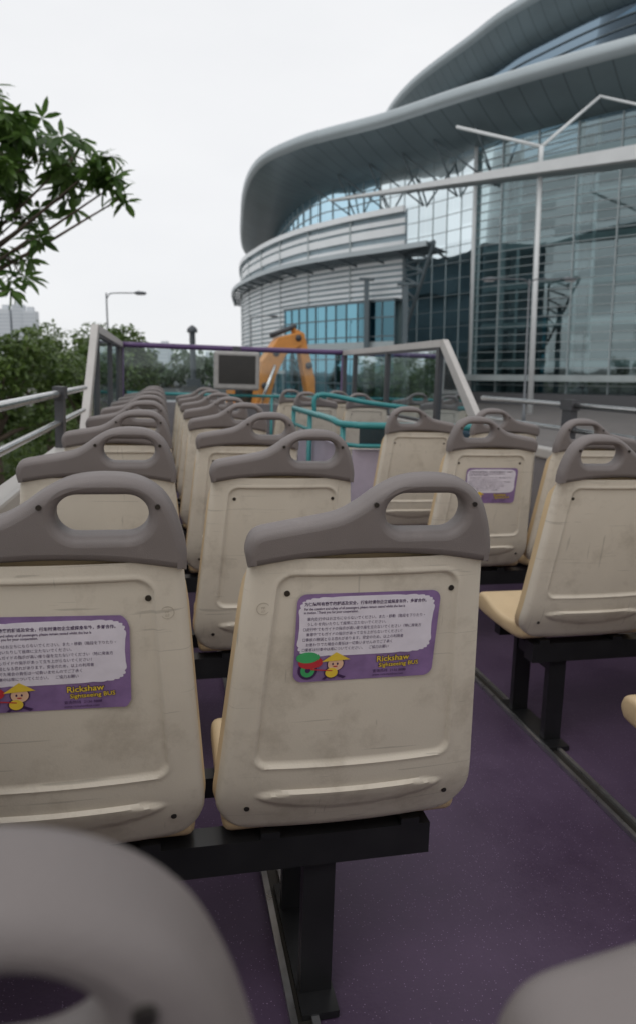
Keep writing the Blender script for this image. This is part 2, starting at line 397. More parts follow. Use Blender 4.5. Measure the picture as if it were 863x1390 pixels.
o=bb.out('bolts',M['bolt']); BOLT=o.data; bpy.data.objects.remove(o)
def ring(cx,cy,r,w): return [ell(cx,cy,r,r,28),ell(cx,cy,r-w,r-w,28)[::-1]]
def seat(x,y,side,aisle,sticker=None,jit=True):
    m=busM(x,y)
    if jit: m=m@Matrix.Rotation(R(random.uniform(-.8,.8)),4,'Z')@Matrix.Rotation(R(random.uniform(-.5,.5)),4,'X')
    e=empty('bus_seat',m)
    obj('backrest_shell',SHELL,e)
    c=obj('grip_cap',capcurve,e); p=bp_(0,-.0,-.020); c.location=p; c.rotation_euler=(R(90)+TR,0,0)
    if side=='R': c.scale=(-1,1,1)
    obj('seat_pan',PAN,e); b=obj('bolts',BOLT,e)
    if side=='R': b.scale=(-1,1,1)
    if aisle: obj('steel_frame',FRL if side=='L' else FRR,e)
    if sticker: make_sticker(e,*sticker)
    return e
def plate(name,pts,m,par,x,s,h):
    return flatcurve(name,pts if isinstance(pts[0],list) else [pts],m,extr=.0001,parent=par,loc=bp_(x,s,h),rot=(R(90)+TR,0,0))
def text(name,body,size,m,par,x,s,h,align='LEFT',rotz=0,sx=1,off=0):
    cu=bpy.data.curves.new(name,'FONT'); cu.body=body; cu.size=size; cu.align_x=align; cu.materials.append(m); cu.resolution_u=2; cu.offset=off
    o=obj(name,cu,par,bp_(x,s,h)); o.rotation_euler=(Matrix.Rotation(R(90)+TR,3,'X')@Matrix.Rotation(rotz,3,'Z')).to_euler(); o.scale=(sx,1,1); return o
LINES=["\u3000\u8eca\u5185\u8d70\u884c\u4e2d\u306f\u304a\u7acb\u3061\u306b\u306a\u3089\u306a\u3044\u3067\u304f\u3060\u3055\u3044\u3002\u307e\u305f\u30fb\u79fb\u52d5\uff08\u968e\u6bb5\u3092\u4e0b\u308a\u305f\u308a\u30fb",
"\u3000\u3046\u3057\u308d\u3092\u5411\u3044\u305f\u308a\u3057\u3066\u5ea7\u5e2d\u306b\u7acb\u305f\u306a\u3044\u3067\u304f\u3060\u3055\u3044\u3002",
"\u25a1\u8d70\u884c\u4e2d\u3067\u3082\u30ac\u30a4\u30c9\u306e\u6307\u793a\u304c\u9ad8\u3044\u5ea7\u308a\u5ea7\u3092\u7acb\u305f\u306a\u3044\u3067\u304f\u3060\u3055\u3044\uff08\u7279\u306b\u5e2d\u5f8c\u65b9",
"\u3000\u4e57\u8eca\u4e2d\u3067\u3082\u30ac\u30a4\u30c9\u306e\u6307\u793a\u304c\u3042\u3063\u3066\u7acb\u3061\u4e0a\u304c\u3089\u306a\u3044\u3067\u304f\u3060\u3055\u3044\uff01",
"\u25a1\u4e8b\u6545\u306e\u539f\u56e0\u3068\u306a\u308b\u6050\u308c\u304c\u3042\u308a\u307e\u3059\u3002\u5b89\u5168\u306e\u305f\u3081\uff0c\u4ee5\u4e0a\u306e\u5229\u7528\u8005",
"\u3000\u304a\u60a3\u308f\u308a\u3067\u305f\u5834\u5408\u306e\u8cac\u4efb\u306f\u4e00\u5207\u8ca0\u3044\u307e\u305b\u3093\u306e\u3067\u3054\u4e86\u627f\u304f",
"\u25a1\u4e57\u5ba2\u306f\u884c\u8eca\u4e2d\u306f\u5e2d\u306b\u3064\u3044\u3066\u304f\u3060\u3055\u3044\u3002\u3000\u3054\u5354\u529b\u304a\u9858\u3044"]
def make_sticker(e,x0,s0,wd,ht,seed=0,peel=False):
    hb=relief(x0+wd/2,s0+ht/2)+.0012
    g=empty('notice_sticker'); g.parent=e
    base=rrect(0,-ht,wd,0,.018)
    if peel: base=[(px+(.004*math.sin(py*120) if px>wd/2 else 0),py+.006*math.sin(px*90)*(1 if py>-ht/2 else .6)) for px,py in base]
    plate('sticker_base',base,M['stk'],g,x0,s0,hb)
    cx,cy=wd*.49,-ht*.37; a,b=wd*.465,ht*.325; cl=[]
    n=26
    for i in range(n*8):
        t=2*math.pi*i/(n*8); sq=.28
        ct,st=math.cos(t),math.sin(t)
        px=math.copysign(abs(ct)**sq,ct)*a; py=math.copysign(abs(st)**sq,st)*b
        k=1+.025*abs(math.sin(t*n/2))
        cl.append((cx+px*k,cy+py*k*1.01))
    plate('cloud_panel',cl,M['stw'],g,x0,s0,hb+.0006)
    k=wd/.262
    text('headline_zh',"\u4e3a\u4fdd\u969c\u6240\u6709\u4e58\u5ba2\u7684\u8212\u9002\u53ca\u5b89\u5168\uff0c\u884c\u8f66\u65f6\u8bf7\u52ff\u4f01\u7acb\u6216\u63a2\u8eab\u8f66\u5916\uff0c\u591a\u8c22\u5408\u4f5c\u3002",.0078*k,M['ink'],g,x0+wd*.05,s0+ht*.125,hb+.0012,sx=.91,off=.00014)
    text('headline_en',"For the comfort and safety of all passengers, please remain seated whilst the bus is\nin motion. Thank you for your cooperation.",.0070*k,M['ink'],g,x0+wd*.05,s0+ht*.175,hb+.0012,sx=.78,off=.0001)
    for i,t in enumerate(LINES):
        text('line_%d'%(i+1),t,.0073*k,M['ink'],g,x0+wd*.05,s0+ht*(.29+.058*i),hb+.0012,sx=.88)
    text('logo_top',"Rickshaw",.0165*k,M['yel'],g,x0+wd*.58,s0+ht*.80,hb+.0016,rotz=R(2),off=.0003)
    text('logo_top_shadow',"Rickshaw",.0165*k,M['ink'],g,x0+wd*.58,s0+ht*.80,hb+.0010,rotz=R(2),off=.0012)
    text('logo_low',"Sightseeing BUS",.0118*k,M['yel'],g,x0+wd*.60,s0+ht*.865,hb+.0016,rotz=R(2),off=.0002)
    text('logo_low_shadow',"Sightseeing BUS",.0118*k,M['ink'],g,x0+wd*.60,s0+ht*.865,hb+.0010,rotz=R(2),off=.0009)
    text('phone',"\u67e5\u8be2\u70ed\u7ebf  2136 8888",.0072*k,M['ink'],g,x0+wd*.56,s0+ht*.925,hb+.0012)
    text('web',"www.rickshawbus.com",.0064*k,M['ink'],g,x0+wd*.56,s0+ht*.968,hb+.0012)
    def disc(nm,px,py,aa,b2,m,h): plate(nm,ell(px*wd,-py*ht,aa*k,b2*k,20),M[m],g,x0,s0,hb+h)
    disc('wheel',.10,.86,.018,.019,'ink',.0010); disc('wheel_hub',.10,.86,.013,.014,'grn',.0014); disc('wheel_axle',.10,.86,.005,.005,'ink',.0017); disc('carriage',.115,.77,.022,.013,'redp',.0018)
    disc('canopy',.095,.71,.021,.011,'grn',.0021)
    disc('outline_head',.29,.80,.0165,.0150,'ink',.0012)
    disc('face',.29,.80,.0145,.0132,'skin',.0018); disc('eye_l',.27,.795,.0016,.0024,'ink',.0024); disc('eye_r',.303,.795,.0016,.0024,'ink',.0024); disc('mouth',.288,.825,.004,.0012,'redp',.0024)
    plate('hat',[(wd*.19,-ht*.765),(wd*.39,-ht*.75),(wd*.29,-ht*.66)],M['yel'],g,x0,s0,hb+.0026)
    disc('body',.265,.90,.014,.012,'ink',.0014); disc('shirt',.265,.898,.0115,.010,'yel',.0020)
    plate('leg',[(wd*.28,-ht*.93),(wd*.35,-ht*.975),(wd*.37,-ht*.955),(wd*.30,-ht*.91)],M['ink'],g,x0,s0,hb+.0012)
    plate('leg_b',[(wd*.23,-ht*.93),(wd*.20,-ht*.975),(wd*.22,-ht*.98),(wd*.26,-ht*.93)],M['ink'],g,x0,s0,hb+.0012)
    plate('shaft',[(wd*.12,-ht*.84),(wd*.27,-ht*.87),(wd*.27,-ht*.88),(wd*.12,-ht*.855)],M['redp'],g,x0,s0,hb+.0023)

LW,LA,RA,RW=-.184,.366,1.51,2.05
for k in range(-1,8):
    y=1.19+.96*k
    if k==-1:
        seat(-.182,.246,'L',False,None,False); seat(.372,.228,'L',True,None,False); continue
    e1=seat(LW,y,'L',False,(-.130,.085,.262,.180,1,True) if k==0 else None,jit=k>0)
    e2=seat(LA,y,'L',True,(-.132,.058,.270,.180) if k==0 else None,jit=k>0)
    if k==0:
        for e,xx in ((e2,-.192),(e1,.192)):
            plate('moulding_stamp',ring(0,0,.012,.0012),M['stamp'],e,xx,.085,relief(xx,.085)+.0008)
            text('recycling_mark',"PP\n07",.007,M['stamp'],e,xx,.086,relief(xx,.085)+.0009,'CENTER')
for y in (.20,1.16,2.12,3.08,4.04,7.1,8.05):
    seat(RA,y,'R',True,(-.118,.080,.262,.175) if abs(y-3.08)<.01 else None)
    seat(RW,y,'R',False)

# ------------------------------------------------------------ the bus
XL,XR=-.50,2.42; YF=9.75; YB=-2.5
bus=empty('open_top_bus',busM(0,0))
box('deck_floor',(XL-.06,YB,-.06),(XR+.06,YF+.1,0),M['floor'],bus)
for nm,x in (('floor_track',.290),('floor_track_b',1.405)):
    b=MB(); b.box((x-.03,YB,.001),(x+.03,YF-.6,.006)); b.box((x-.03,YB,.0061),(x-.015,YF-.6,.016)); b.box((x+.015,YB,.0061),(x+.03,YF-.6,.016))
    b.out(nm,M['alu'],bus)
    box(nm+'_groove',(x-.0148,YB,.0062),(x+.0148,YF-.6,.0072),M['bolt'],bus)
for sx,x,nm in ((-1,XL,'left'),(1,XR,'right')):
    xo=x+sx*.06
    box('side_lining_'+nm,(min(x,xo),YB,.0),(max(x,xo),YF,.86),M['wallgrey'],bus,bev=.008)
    box('side_cap_'+nm,(min(x-sx*.02,xo+sx*.01),YB,.8605),(max(x-sx*.02,xo+sx*.01),YF,.93),M['greyframe'],bus,bev=.012)
    box('outer_panel_'+nm,(min(xo,xo+sx*.02),YB,-2.15),(max(xo,xo+sx*.02),YF+.1,.855),M['busred'],bus)
    xr=x+sx*.03
    b=MB(); b.tube([(xr,YB,1.215),(xr,5.25,1.215)],.0185,14); b.tube([(xr,YB,1.065),(xr,5.15,1.065)],.016,14); b.out('handrail_'+nm,M['steel'],bus,True)
    b=MB()
    for y in (-1.6,1.2,4.0):
        b.box((xr-.022,y-.05,.931),(xr+.022,y+.05,1.185))
        b.box((xr-.03,y-.065,1.186),(xr+.03,y+.065,1.25))
    o=b.out('rail_post_'+nm,M['darkframe'],bus)
    zt=1.67
    b=MB()
    b.box((xr-.03,6.1,zt-.035),(xr+.03,YF,zt+.03))
    b.out('screen_top_frame_'+nm,M['greyframe'],bus)
    prism('screen_rear_slope_'+nm,[(5.12,.931),(5.30,.931),(6.22,zt+.031),(6.08,zt+.031)],xr-.028,xr+.028,M['greyframe'],bus,bev=.006)
    b=MB()
    for y in (6.20,7.75,9.15,YF-.05): b.box((xr-.024,y-.035,.931),(xr+.024,y+.035,zt-.036))
    b.out('screen_posts_'+nm,M['darkframe'],bus)
    b=MB()
    for y0,y1 in ((6.236,7.714),(7.786,9.114)):
        b.box((xr-.02,y0,.931),(xr+.02,y1,.96)); b.box((xr-.02,y0,zt-.06),(xr+.02,y1,zt-.0355))
    b.out('screen_gasket_'+nm,M['darkframe'],bus)
    mesh('screen_glass_'+nm,[(xr,6.236,.96),(xr,9.114,.96),(xr,9.114,zt-.06),(xr,6.236,zt-.06)],[(0,1,2,3)],M['busglass'],bus)
    mesh('screen_glass_tri_'+nm,[(xr,5.30,.94),(xr,6.165,.94),(xr,6.165,1.60)],[(0,1,2)],M['busglass'],bus)
arc=[(XL-.03+(XR-XL+.06)*i/16, YF+.10*math.sin(math.pi*i/16), 1.672) for i in range(17)]
tube('windscreen_header',arc,.036,M['purple'],bus,12)
b=MB(); b.tube([(XL-.03,YF,.3),(XL-.03,YF,1.67)],.04,8); b.tube([(XR+.03,YF,.3),(XR+.03,YF,1.67)],.04,8); b.out('windscreen_pillars',M['purple'],bus,True)
v=[];f=[]
for i,p in enumerate(arc): v+= [(p[0],p[1],.95),(p[0],p[1],1.64)]
for i in range(16): f.append((2*i,2*i+2,2*i+3,2*i+1))
mesh('windscreen_glass',v,f,M['busglass'],bus)
b=MB(); b.box((XL,YF-.05,0),(XR,YF+.12,.94)); b.out('front_bulkhead',M['wallgrey'],bus)
box('front_body',(XL-.08,YF+.121,-2.15),(XR+.08,YF+.22,.93),M['busred'],bus,bev=.03)
b=MB()
b.tube([(XL+.06,YF-.4,1.06),(XR-.06,YF-.4,1.06)],.02,10)
for x in (XL+.08,.45,1.4,XR-.08): b.tube([(x,YF-.4,.0),(x,YF-.4,1.06)],.018,10)
b.out('front_grab_rail',M['teal'],bus,True)
box('lower_deck_body',(XL-.04,YB,-2.1),(XR+.04,YF,-.08),M['darkframe'],bus)
b=MB()
for x in (XL-.05,XR+.05):
    for y in (1.0,7.6): b.tube([(x-.14,y,-2.2),(x+.14,y,-2.2)],.48,20)
b.out('wheels',M['rubber'],bus)
tv=empty('tv_monitor',busM(.93,9.3,1.38))
box('casing',(-.29,-.06,-.25),(.29,.10,.24),M['tvgrey'],tv,bev=.03)
box('screen_panel',(-.235,-.064,-.17),(.235,-.0605,.19),M['screen'],tv)
box('bracket',(-.05,-.0,.2401),(.05,.08,.30),M['darkframe'],tv)
tube('hanger',[(0,.04,.29),(0,.30,.29)],.02,M['darkframe'],tv)
sr=empty('stairwell_railing',busM(0,0))
b=MB()
c1=catmull([(XR-.05,5.0,1.0),(1.50,5.0,1.0),(1.36,5.06,1.0),(1.29,5.22,1.0),(1.27,5.5,1.02),(1.27,7.0,1.02)],5)
b.tube(c1,.026,10)
c2=[(p[0],p[1],p[2]-.15) for p in c1]; b.tube(c2,.016,10)
for (x,y) in ((1.72,5.0),(1.31,5.17),(1.27,6.2),(1.27,7.0)): b.tube([(x,y,0.0),(x,y,1.0)],.022,10)
c3=catmull([(1.33,6.3,1.03),(1.33,6.3,1.14),(1.42,6.3,1.18),(1.8,6.3,1.12),(2.2,6.3,1.08)],6); b.tube(c3,.022,10)
b.out('teal_tubes',M['teal'],sr,True)
b=MB(); b.box((1.36,5.05,.02),(XR-.04,5.075,.82)); b.box((1.31,5.2,.02),(1.332,6.95,.82)); b.out('screen_panels',M['lilac'],sr)
b=MB(); b.box((1.72,5.03,.45),(2.2,5.049,.78)); b.out('dark_inset',M['darkframe'],sr)
mesh('screen_glass',[(1.4,5.035,.83),(XR-.05,5.035,.83),(XR-.05,5.035,.98),(1.4,5.035,.98)],[(0,1,2,3)],M['gupper'],sr)

# ------------------------------------------------------------ ground
mesh('ground',[(-3000,-3000,0),(3000,-3000,0),(3000,3000,0),(-3000,3000,0)],[(0,1,2,3)],M['ground'])
mesh('road',[(-1.6,-60,.004),(13.5,-60,.004),(13.5,700,.004),(-1.6,700,.004)],[(0,1,2,3)],M['asphalt'])
b=MB()
for x in (2.95,6.4,9.9):
    for i in range(60):
        y=-40+i*8
        b.v+=[(x-.06,y,.008),(x+.06,y,.008),(x+.06,y+3,.008),(x-.06,y+3,.008)]; k=len(b.v); b.f.append((k-4,k-3,k-2,k-1))
for x in (-1.2,13.1):
    b.v+=[(x-.06,-60,.008),(x+.06,-60,.008),(x+.06,600,.008),(x-.06,600,.008)]; k=len(b.v); b.f.append((k-4,k-3,k-2,k-1))
b.out('lane_markings',M['paint'])
box('kerb',(-1.75,-60,0),(-1.6,600,.13),M['kerb']); box('kerb',(13.5,-60,0),(13.65,600,.13),M['kerb'])
box('pavement',(-6.5,-60,0),(-1.751,600,.126),M['pave']); box('plaza_pavement',(13.651,-60,0),(120,600,.126),M['pave'])

# ------------------------------------------------------------ convention building
BZ=CAMZ
bld=empty('convention_centre_building',Matrix.Translation((0,0,BZ))@Matrix.Rotation(-YAW,4,'Z'))
G=-3.915
def resample(P,step):
    P=[Vector((p[0],p[1])) for p in P]; out=[P[0].copy()]; acc=0
    for i in range(1,len(P)):
        a=P[i-1]; d=(P[i]-a); Ln=d.length
        t=step-acc
        while t<=Ln: out.append(a+d*(t/Ln)); t+=step
        acc=(acc+Ln)%step if Ln>0 else acc
    return out
def offs(P,o):
    out=[]
    for i,p in enumerate(P):
        d=(P[min(i+1,len(P)-1)]-P[max(i-1,0)]).normalized(); nn=Vector((d.y,-d.x))
        oo=o(i/(len(P)-1)) if callable(o) else o
        out.append(Vector((p[0],p[1]))+nn*oo)
    return out
def rows_mesh(name,rows,m,parent=bld,smooth=True):
    v=[];f=[];n=len(rows[0]); uvs=[]
    us=[0]
    for i in range(1,n): us.append(us[-1]+(Vector(rows[0][i])-Vector(rows[0][i-1])).length)
    vs=[0]
    for j in range(1,len(rows)): vs.append(vs[-1]+(Vector(rows[j][n//2])-Vector(rows[j-1][n//2])).length)
    for j,r in enumerate(rows):
        for i,p in enumerate(r): v.append(tuple(p)); uvs.append((us[i],vs[j]))
    for j in range(len(rows)-1):
        for i in range(n-1): a=j*n+i; f.append((a,a+1,a+n+1,a+n))
    o=mesh(name,v,f,m,parent,smooth); uvl=o.data.uv_layers.new(name='UVMap')
    for lp in o.data.loops: uvl.data[lp.index].uv=uvs[lp.vertex_index]
    return o
def at(P,z): return [(p[0],p[1],z(i/(len(P)-1)) if callable(z) else z) for i,p in enumerate(P)]
class RB(MB):
    def ribbon(s,P,z0,z1,outd,ind=0):
        A=offs(P,ind); B=offs(P,-outd); n=len(P); k=len(s.v)
        for row in (at(A,z1),at(B,z1),at(B,z0),at(A,z0)): s.v+=row
        for j in range(3):
            for i in range(n-1): a=k+j*n+i; s.f.append((a,a+1,a+n+1,a+n))
        s.f.append((k,k+n,k+2*n,k+3*n)); s.f.append((k+n-1,k+4*n-1,k+3*n-1,k+2*n-1))
    def posts(s,P,z0,z1,w,d):
        for i,p in enumerate(P):
            dd=(P[min(i+1,len(P)-1)]-P[max(i-1,0)]).normalized(); nn=Vector((dd.y,-dd.x)); k=len(s.v)
            a=p-dd*w/2; b_=p+dd*w/2
            for q in (a,b_):
                for o_ in (0,-d):
                    for z in (z0,z1): s.v.append((q.x+nn.x*o_,q.y+nn.y*o_,z))
            for q in ((0,1,3,2),(4,6,7,5),(2,3,7,6),(0,4,5,1),(1,5,7,3),(0,2,6,4)): s.f.append(tuple(k+i2 for i2 in q))
E=catmull([Vector(p) for p in ((78,40),(50,57),(29.6,71.7),(16.7,83),(7.9,92),(-3.1,101.5),(-9.6,114),(-14.3,144),(-18,190),(-12,225),(6,245))],10)
def ovh(t): return 6.5+4.5*math.exp(-((t-.5)/.14)**2)-1.8*max(0,(t-.6)/.4)
Fc=offs(E,ovh)
rows=[]
for j in range(9):
    t=j/8; rows.append([(E[i][0]*(1-t)+Fc[i][0]*t,E[i][1]*(1-t)+Fc[i][1]*t,29.2-2.6*math.sin(t*math.pi/2)) for i in range(len(E))])
rows_mesh('main_roof_soffit',rows,M['roofskin'])
rows_mesh('main_roof_fascia',[at(E,29.2),at(offs(E,-.5),29.6),at(offs(E,-.55),30.4),at(offs(E,.1),30.9)],M['roofedge'])
rt=[]
for j in range(7):
    t=j/6; Q=offs(E,.1+ovh(.5)*t*2.6); rt.append(at(Q,30.9+3.5*math.sin(t*math.pi/2)))
rows_mesh('main_roof_top',rt,M['roofskin'])
iA=next(i for i,p in enumerate(Fc) if p[0]/p[1]<.212)
iB=next(i for i,p in enumerate(Fc) if p[0]/p[1]<.085)
FR=Fc[:iA+1]; FM=Fc[iA:iB+1]; FL=Fc[iB:]
rows_mesh('hall_glass_wall',[at(FR,G),at(FR,26.6)],M['gdark'])
rows_mesh('centre_glass_wall',[at(FM,G),at(FM,26.6)],M['gpale'])
rows_mesh('west_glass_wall',[at(FL,G),at(FL,26.6)],M['gblue'])
b=RB()
z=G+1.2
while z<26.5: b.ribbon(FR,z,z+.085,.14,.02); z+=.98
b.out('hall_transoms',M['mull'],bld)
b=RB()
z=G+1.5
while z<26.5: b.ribbon(FM,z,z+.06,.08,.02); z+=2.0
z=14
while z<26.5: b.ribbon(FL,z,z+.12,.12,.02); z+=1.6
b.posts(resample(FM,2.6),G,26.5,.06,.08)
b.posts(resample(FL,3.2),G,26.5,.08,.16)
b.out('centre_mullions',M['mull'],bld)
b=RB(); b.posts(resample(FR,4.6),G,26.5,.14,.20); b.out('hall_mullions',M['mull'],bld)
tube('hall_corner_column',[(FR[-1][0]-.3,FR[-1][1]-.3,G),(FR[-1][0]-.3,FR[-1][1]-.3,26.5)],.25,M['white'],bld)
In1=offs(FR,1.2); In2=offs(Fc,13)[:iB+1]
b=RB()
for z in (0.4,5.0,9.6,14.2,18.8,23.2):
    b.ribbon(In1,z,z+.7,.2,12)
b.out('hall_floor_slabs',M['slab'],bld)
rows_mesh('hall_back_wall',[at(In2,G),at(In2,26.6)],M['interior'])
rows_mesh('centre_glass_brightener',[at(offs(FM,1.6),G),at(offs(FM,1.6),26.6)],M['glassfill'])  # added pale sheet, brightens the centre glass in place of reflected light
pq=offs(Fc,1.3)[iA]; pr=offs(Fc,12.9)[iA]
rows_mesh('hall_party_wall',[[(pq.x,pq.y,G),(pr.x,pr.y,G)],[(pq.x,pq.y,26.6),(pr.x,pr.y,26.6)]],M['interior'],smooth=False)
rows_mesh('west_back_wall',[at(offs(FL,4),G),at(offs(FL,4),26.6)],M['interior'])
b=MB()
for p in resample(offs(FR,.9),9.2): b.tube([(p.x,p.y,G),(p.x,p.y,26.6)],.42,12)
for p in resample(offs(FR,.9),9.2):
    b.tube([(p.x+1.6,p.y-1.1,G),(p.x+1.6,p.y-1.1,26.6)],.22,8)
for p in resample(offs(FR,5.5),9.2): b.tube([(p.x,p.y,G),(p.x,p.y,26.6)],.5,12)
for p in resample(offs(FM,.8),5): b.tube([(p.x,p.y,G),(p.x,p.y,26.6)],.14,10)
b.out('hall_columns',M['white'],bld,True)
b=RB()
for z in (1.2,5.8,10.4,15.0): b.ribbon(offs(FR,2.4),z,z+1.0,.05,.05)
b.out('hall_balustrades',M['mulldk'],bld)
b=MB()
P=resample(offs(Fc,-.3),6.2); PE=offs(P,-4.2)
for i in range(1,len(P)-1):
    if .03<P[i].x/P[i].y<.24:
        a=(P[i].x,P[i].y,21.5)
        for q in (PE[i],PE[i+1]): b.tube([a,(q.x,q.y,27.4)],.11,6)
b.out('soffit_struts',M['mulldk'],bld,True)
E2=catmull([Vector(p) for p in ((90,74),(62,88),(41.9,103.6),(30.6,120),(25.9,131),(18.5,150),(15,170),(14,200),(24,235))],9)
F2=offs(E2,4.2)
rows=[]
for j in range(7):
    t=j/6; rows.append([(E2[i][0]*(1-t)+F2[i][0]*t,E2[i][1]*(1-t)+F2[i][1]*t,54.5-4.0*math.sin(t*math.pi/2)) for i in range(len(E2))])
rows_mesh('upper_roof_soffit',rows,M['roofskin'])
rows_mesh('upper_roof_fascia',[at(E2,54.5),at(offs(E2,-.6),55.0),at(offs(E2,-.6),56.0),at(offs(E2,.2),56.6)],M['roofedge'])
rt=[]
for j in range(7):
    t=j/6; rt.append(at(offs(E2,.2+30*t),56.6+7*math.sin(t*math.pi/2)))
rows_mesh('upper_roof_top',rt,M['roofskin'])
rows_mesh('upper_clerestory_glass',[at(F2,26),at(F2,50.5)],M['gupper'])
rows_mesh('upper_back_wall',[at(offs(F2,3),26),at(offs(F2,3),50.5)],M['plinth'])
b=RB(); z=28
while z<50: b.ribbon(F2,z,z+.16,.22,.02); z+=1.5
b.out('upper_transoms',M['mulldk'],bld)
b=RB(); b.ribbon(F2,43.0,44.2,1.6,.0); b.out('upper_sunshade_fin',M['roofedge'],bld)
# west louvred block
Lp=catmull([Vector(p) for p in ((9.2,78.5),(3.0,84.5),(-2.8,92.5),(-8,104),(-12.2,120),(-14.5,150),(-16,180))],9)
b=RB(); b.ribbon(Lp,3.0,16.8,.0,.3); b.out('west_block_wall',M['louvwall'],bld)
rows_mesh('west_block_roof',[at(Lp,16.8),[(p[0]*1.1+.3,p[1]+12,16.9) for p in Lp]],M['louv'])
b=RB(); b.ribbon(Lp,16.5,17.1,.5,.0)
z=3.3
i=0
while z<16.3:
    low=z<11.5
    b.ribbon(Lp,z,z+(.36 if low else (.50 if i%2 else .85)),.22,.0); z+=(.62 if low else 1.15); i+=1
b.out('west_block_louvres',M['louv'],bld)
b=RB(); b.posts(resample(Lp,7.5)[1:],3,16.5,.18,.3); b.out('west_block_posts',M['mull'],bld)
rows_mesh('west_block_end',[[(9.25,78.5,3),(10.4,90.5,3)],[(9.25,78.5,16.75),(10.4,90.5,16.75)]],M['louvwall'],smooth=False)
Lb=offs(Lp,1.0)
rows_mesh('west_base_glass',[at(Lb,G),at(Lb,3.0)],M['gteal'])
rows_mesh('west_base_back',[at(offs(Lb,3),G),at(offs(Lb,3),3.0)],M['interior'])
b=RB(); b.ribbon(Lb,-.4,0,.2,0); b.posts(resample(Lb,3),G,3,.15,.2); b.out('west_base_mullions',M['mull'],bld)
Lc=catmull([Vector(p) for p in ((10.8,73.2),(6.6,77.4),(1.5,82.3),(-4.3,90),(-9.2,101),(-13.2,116),(-15.6,140))],9)
b=RB()
for j in range(9):
    o_=j*.42; b.ribbon(offs(Lc,o_),12.3-.05*j,12.42-.05*j,.26,.0)
b.out('west_canopy_blades',M['mulldk'],bld)
b=RB(); b.ribbon(Lc,12.15,12.65,.3,.0); b.out('west_canopy_edge',M['roofedge'],bld)
b=MB()
for p,q in zip(resample(Lc,4),resample(offs(Lc,3.6),3.7)): b.tube([(p.x,p.y,12.2),(q.x,q.y,11.2)],.12,6)
b.out('west_canopy_brackets',M['mulldk'],bld)
b=MB()
x0,y0=9.0,77.5; x1,y1=11.3,72.6
b.tube([(x0,y0,3.5),(x1,y1,12.3)],.2,8); b.tube([(x0,y0,3.5),(x0,y0,12.4)],.2,8); b.tube([(x0,y0,12.2),(x1,y1,12.4)],.25,8)
for i in range(1,7):
    t=i/7; za=3.5+8.8*t; b.tube([(x0+(x1-x0)*t,y0+(y1-y0)*t,za),(x0,y0,min(12.3,za+1.2))],.12,6); b.tube([(x0+(x1-x0)*t,y0+(y1-y0)*t,za),(x0,y0,za)],.10,6)
b.out('canopy_end_truss',M['mulldk'],bld)
Lg=[p for p in offs(Lp,-1.6) if -4.6<p[0]]
rows_mesh('wing_glass',[at(Lg,G),at(Lg,7.4)],M['gteal'])
rows_mesh('wing_core',[at(offs(Lg,1.3),G),at(offs(Lg,1.3),7.3)],M['interior'])
b=RB(); b.ribbon(Lg,7.3,7.6,.1,1.3); b.posts(resample(Lg,1.7),G,7.3,.09,.1)
for z in (-1.5,1.2,3.6,5.6): b.ribbon(Lg,z,z+.13,.12,.0)
b.out('wing_frame',M['mulldk'],bld)
b=RB(); b.ribbon(Lg,2.3,3.1,.16,.0); b.out('wing_spandrel',M['mull'],bld)
b=MB()
for (x,y,z1) in ((8.9,75.3,8.6),(5.2,79.5,9.6)): b.box((x-.25,y-.5,G),(x+.25,y+.3,z1)); b.box((x-.8,y-.6,z1),(x+.8,y+.4,z1+.25))
b.out('wing_fins',M['mulldk'],bld)
z0=17.6
def wedge(nm,P0,P1,h0,h1,wid,m,zt0,zt1):
    d=(Vector(P1)-Vector(P0)).normalized(); nn=Vector((-d.y,d.x))
    if nn.y<0: nn=-nn
    v=[]
    for P_,h,zt in ((P0,h0,zt0),(P1,h1,zt1)):
        for o_ in (0,wid):
            for z in (zt,zt-h): v.append((P_[0]+nn.x*o_,P_[1]+nn.y*o_,z))
    f=[(0,1,5,4),(2,6,7,3),(0,4,6,2),(1,3,7,5),(0,2,3,1),(4,5,7,6)]
    return mesh(nm,v,f,m,bld)
wedge('entrance_canopy_beam',(1.0,78),(34,53.4),.10,1.5,.8,M['white'],z0,z0+.2)
mesh('entrance_canopy_deck',[(1.8,77.9,z0-.05),(34,54.4,z0-.1),(37,60.5,z0+.3),(16,72,z0+.3),
 (1.8,77.9,z0-.13),(34,54.4,z0-.6),(37,60.5,z0-.2),(16,72,z0+.0)],[(0,1,2,3),(7,6,5,4),(0,4,5,1),(1,5,6,2),(2,6,7,3),(3,7,4,0)],M['mull'],bld)
b=MB()
b.tube([(19.35,65.6,G),(19.35,65.6,z0-.9)],[.26,.20],14)
b.out('canopy_mast',M['white'],bld,True)
b=MB()
top=(19.35,65.6,z0+1.6)
b.tube([(19.35,65.6,z0),top],.2,10)
for q in ((13.2,72.5,23.0),(26.2,71.0,25.2)): b.tube([top,q],.15,8)
b.tube([(26.2,71.0,25.2),(33,63.5,20.6)],.12,8)
b.out('canopy_stays',M['white'],bld,True)
b=RB(); b.ribbon(offs(FR,-2.0),G,G+1.3,.4,2.0); b.out('hall_plinth',M['plinth'],bld)
b=RB(); b.ribbon(offs(FR,-1.2),-1.2,-.5,.6,1.2); b.out('hall_band',M['slab'],bld)

cy,sy=math.cos(YAW),math.sin(YAW)
def W(l,d,z=0): return Vector((l*cy+d*sy,d*cy-l*sy,z))

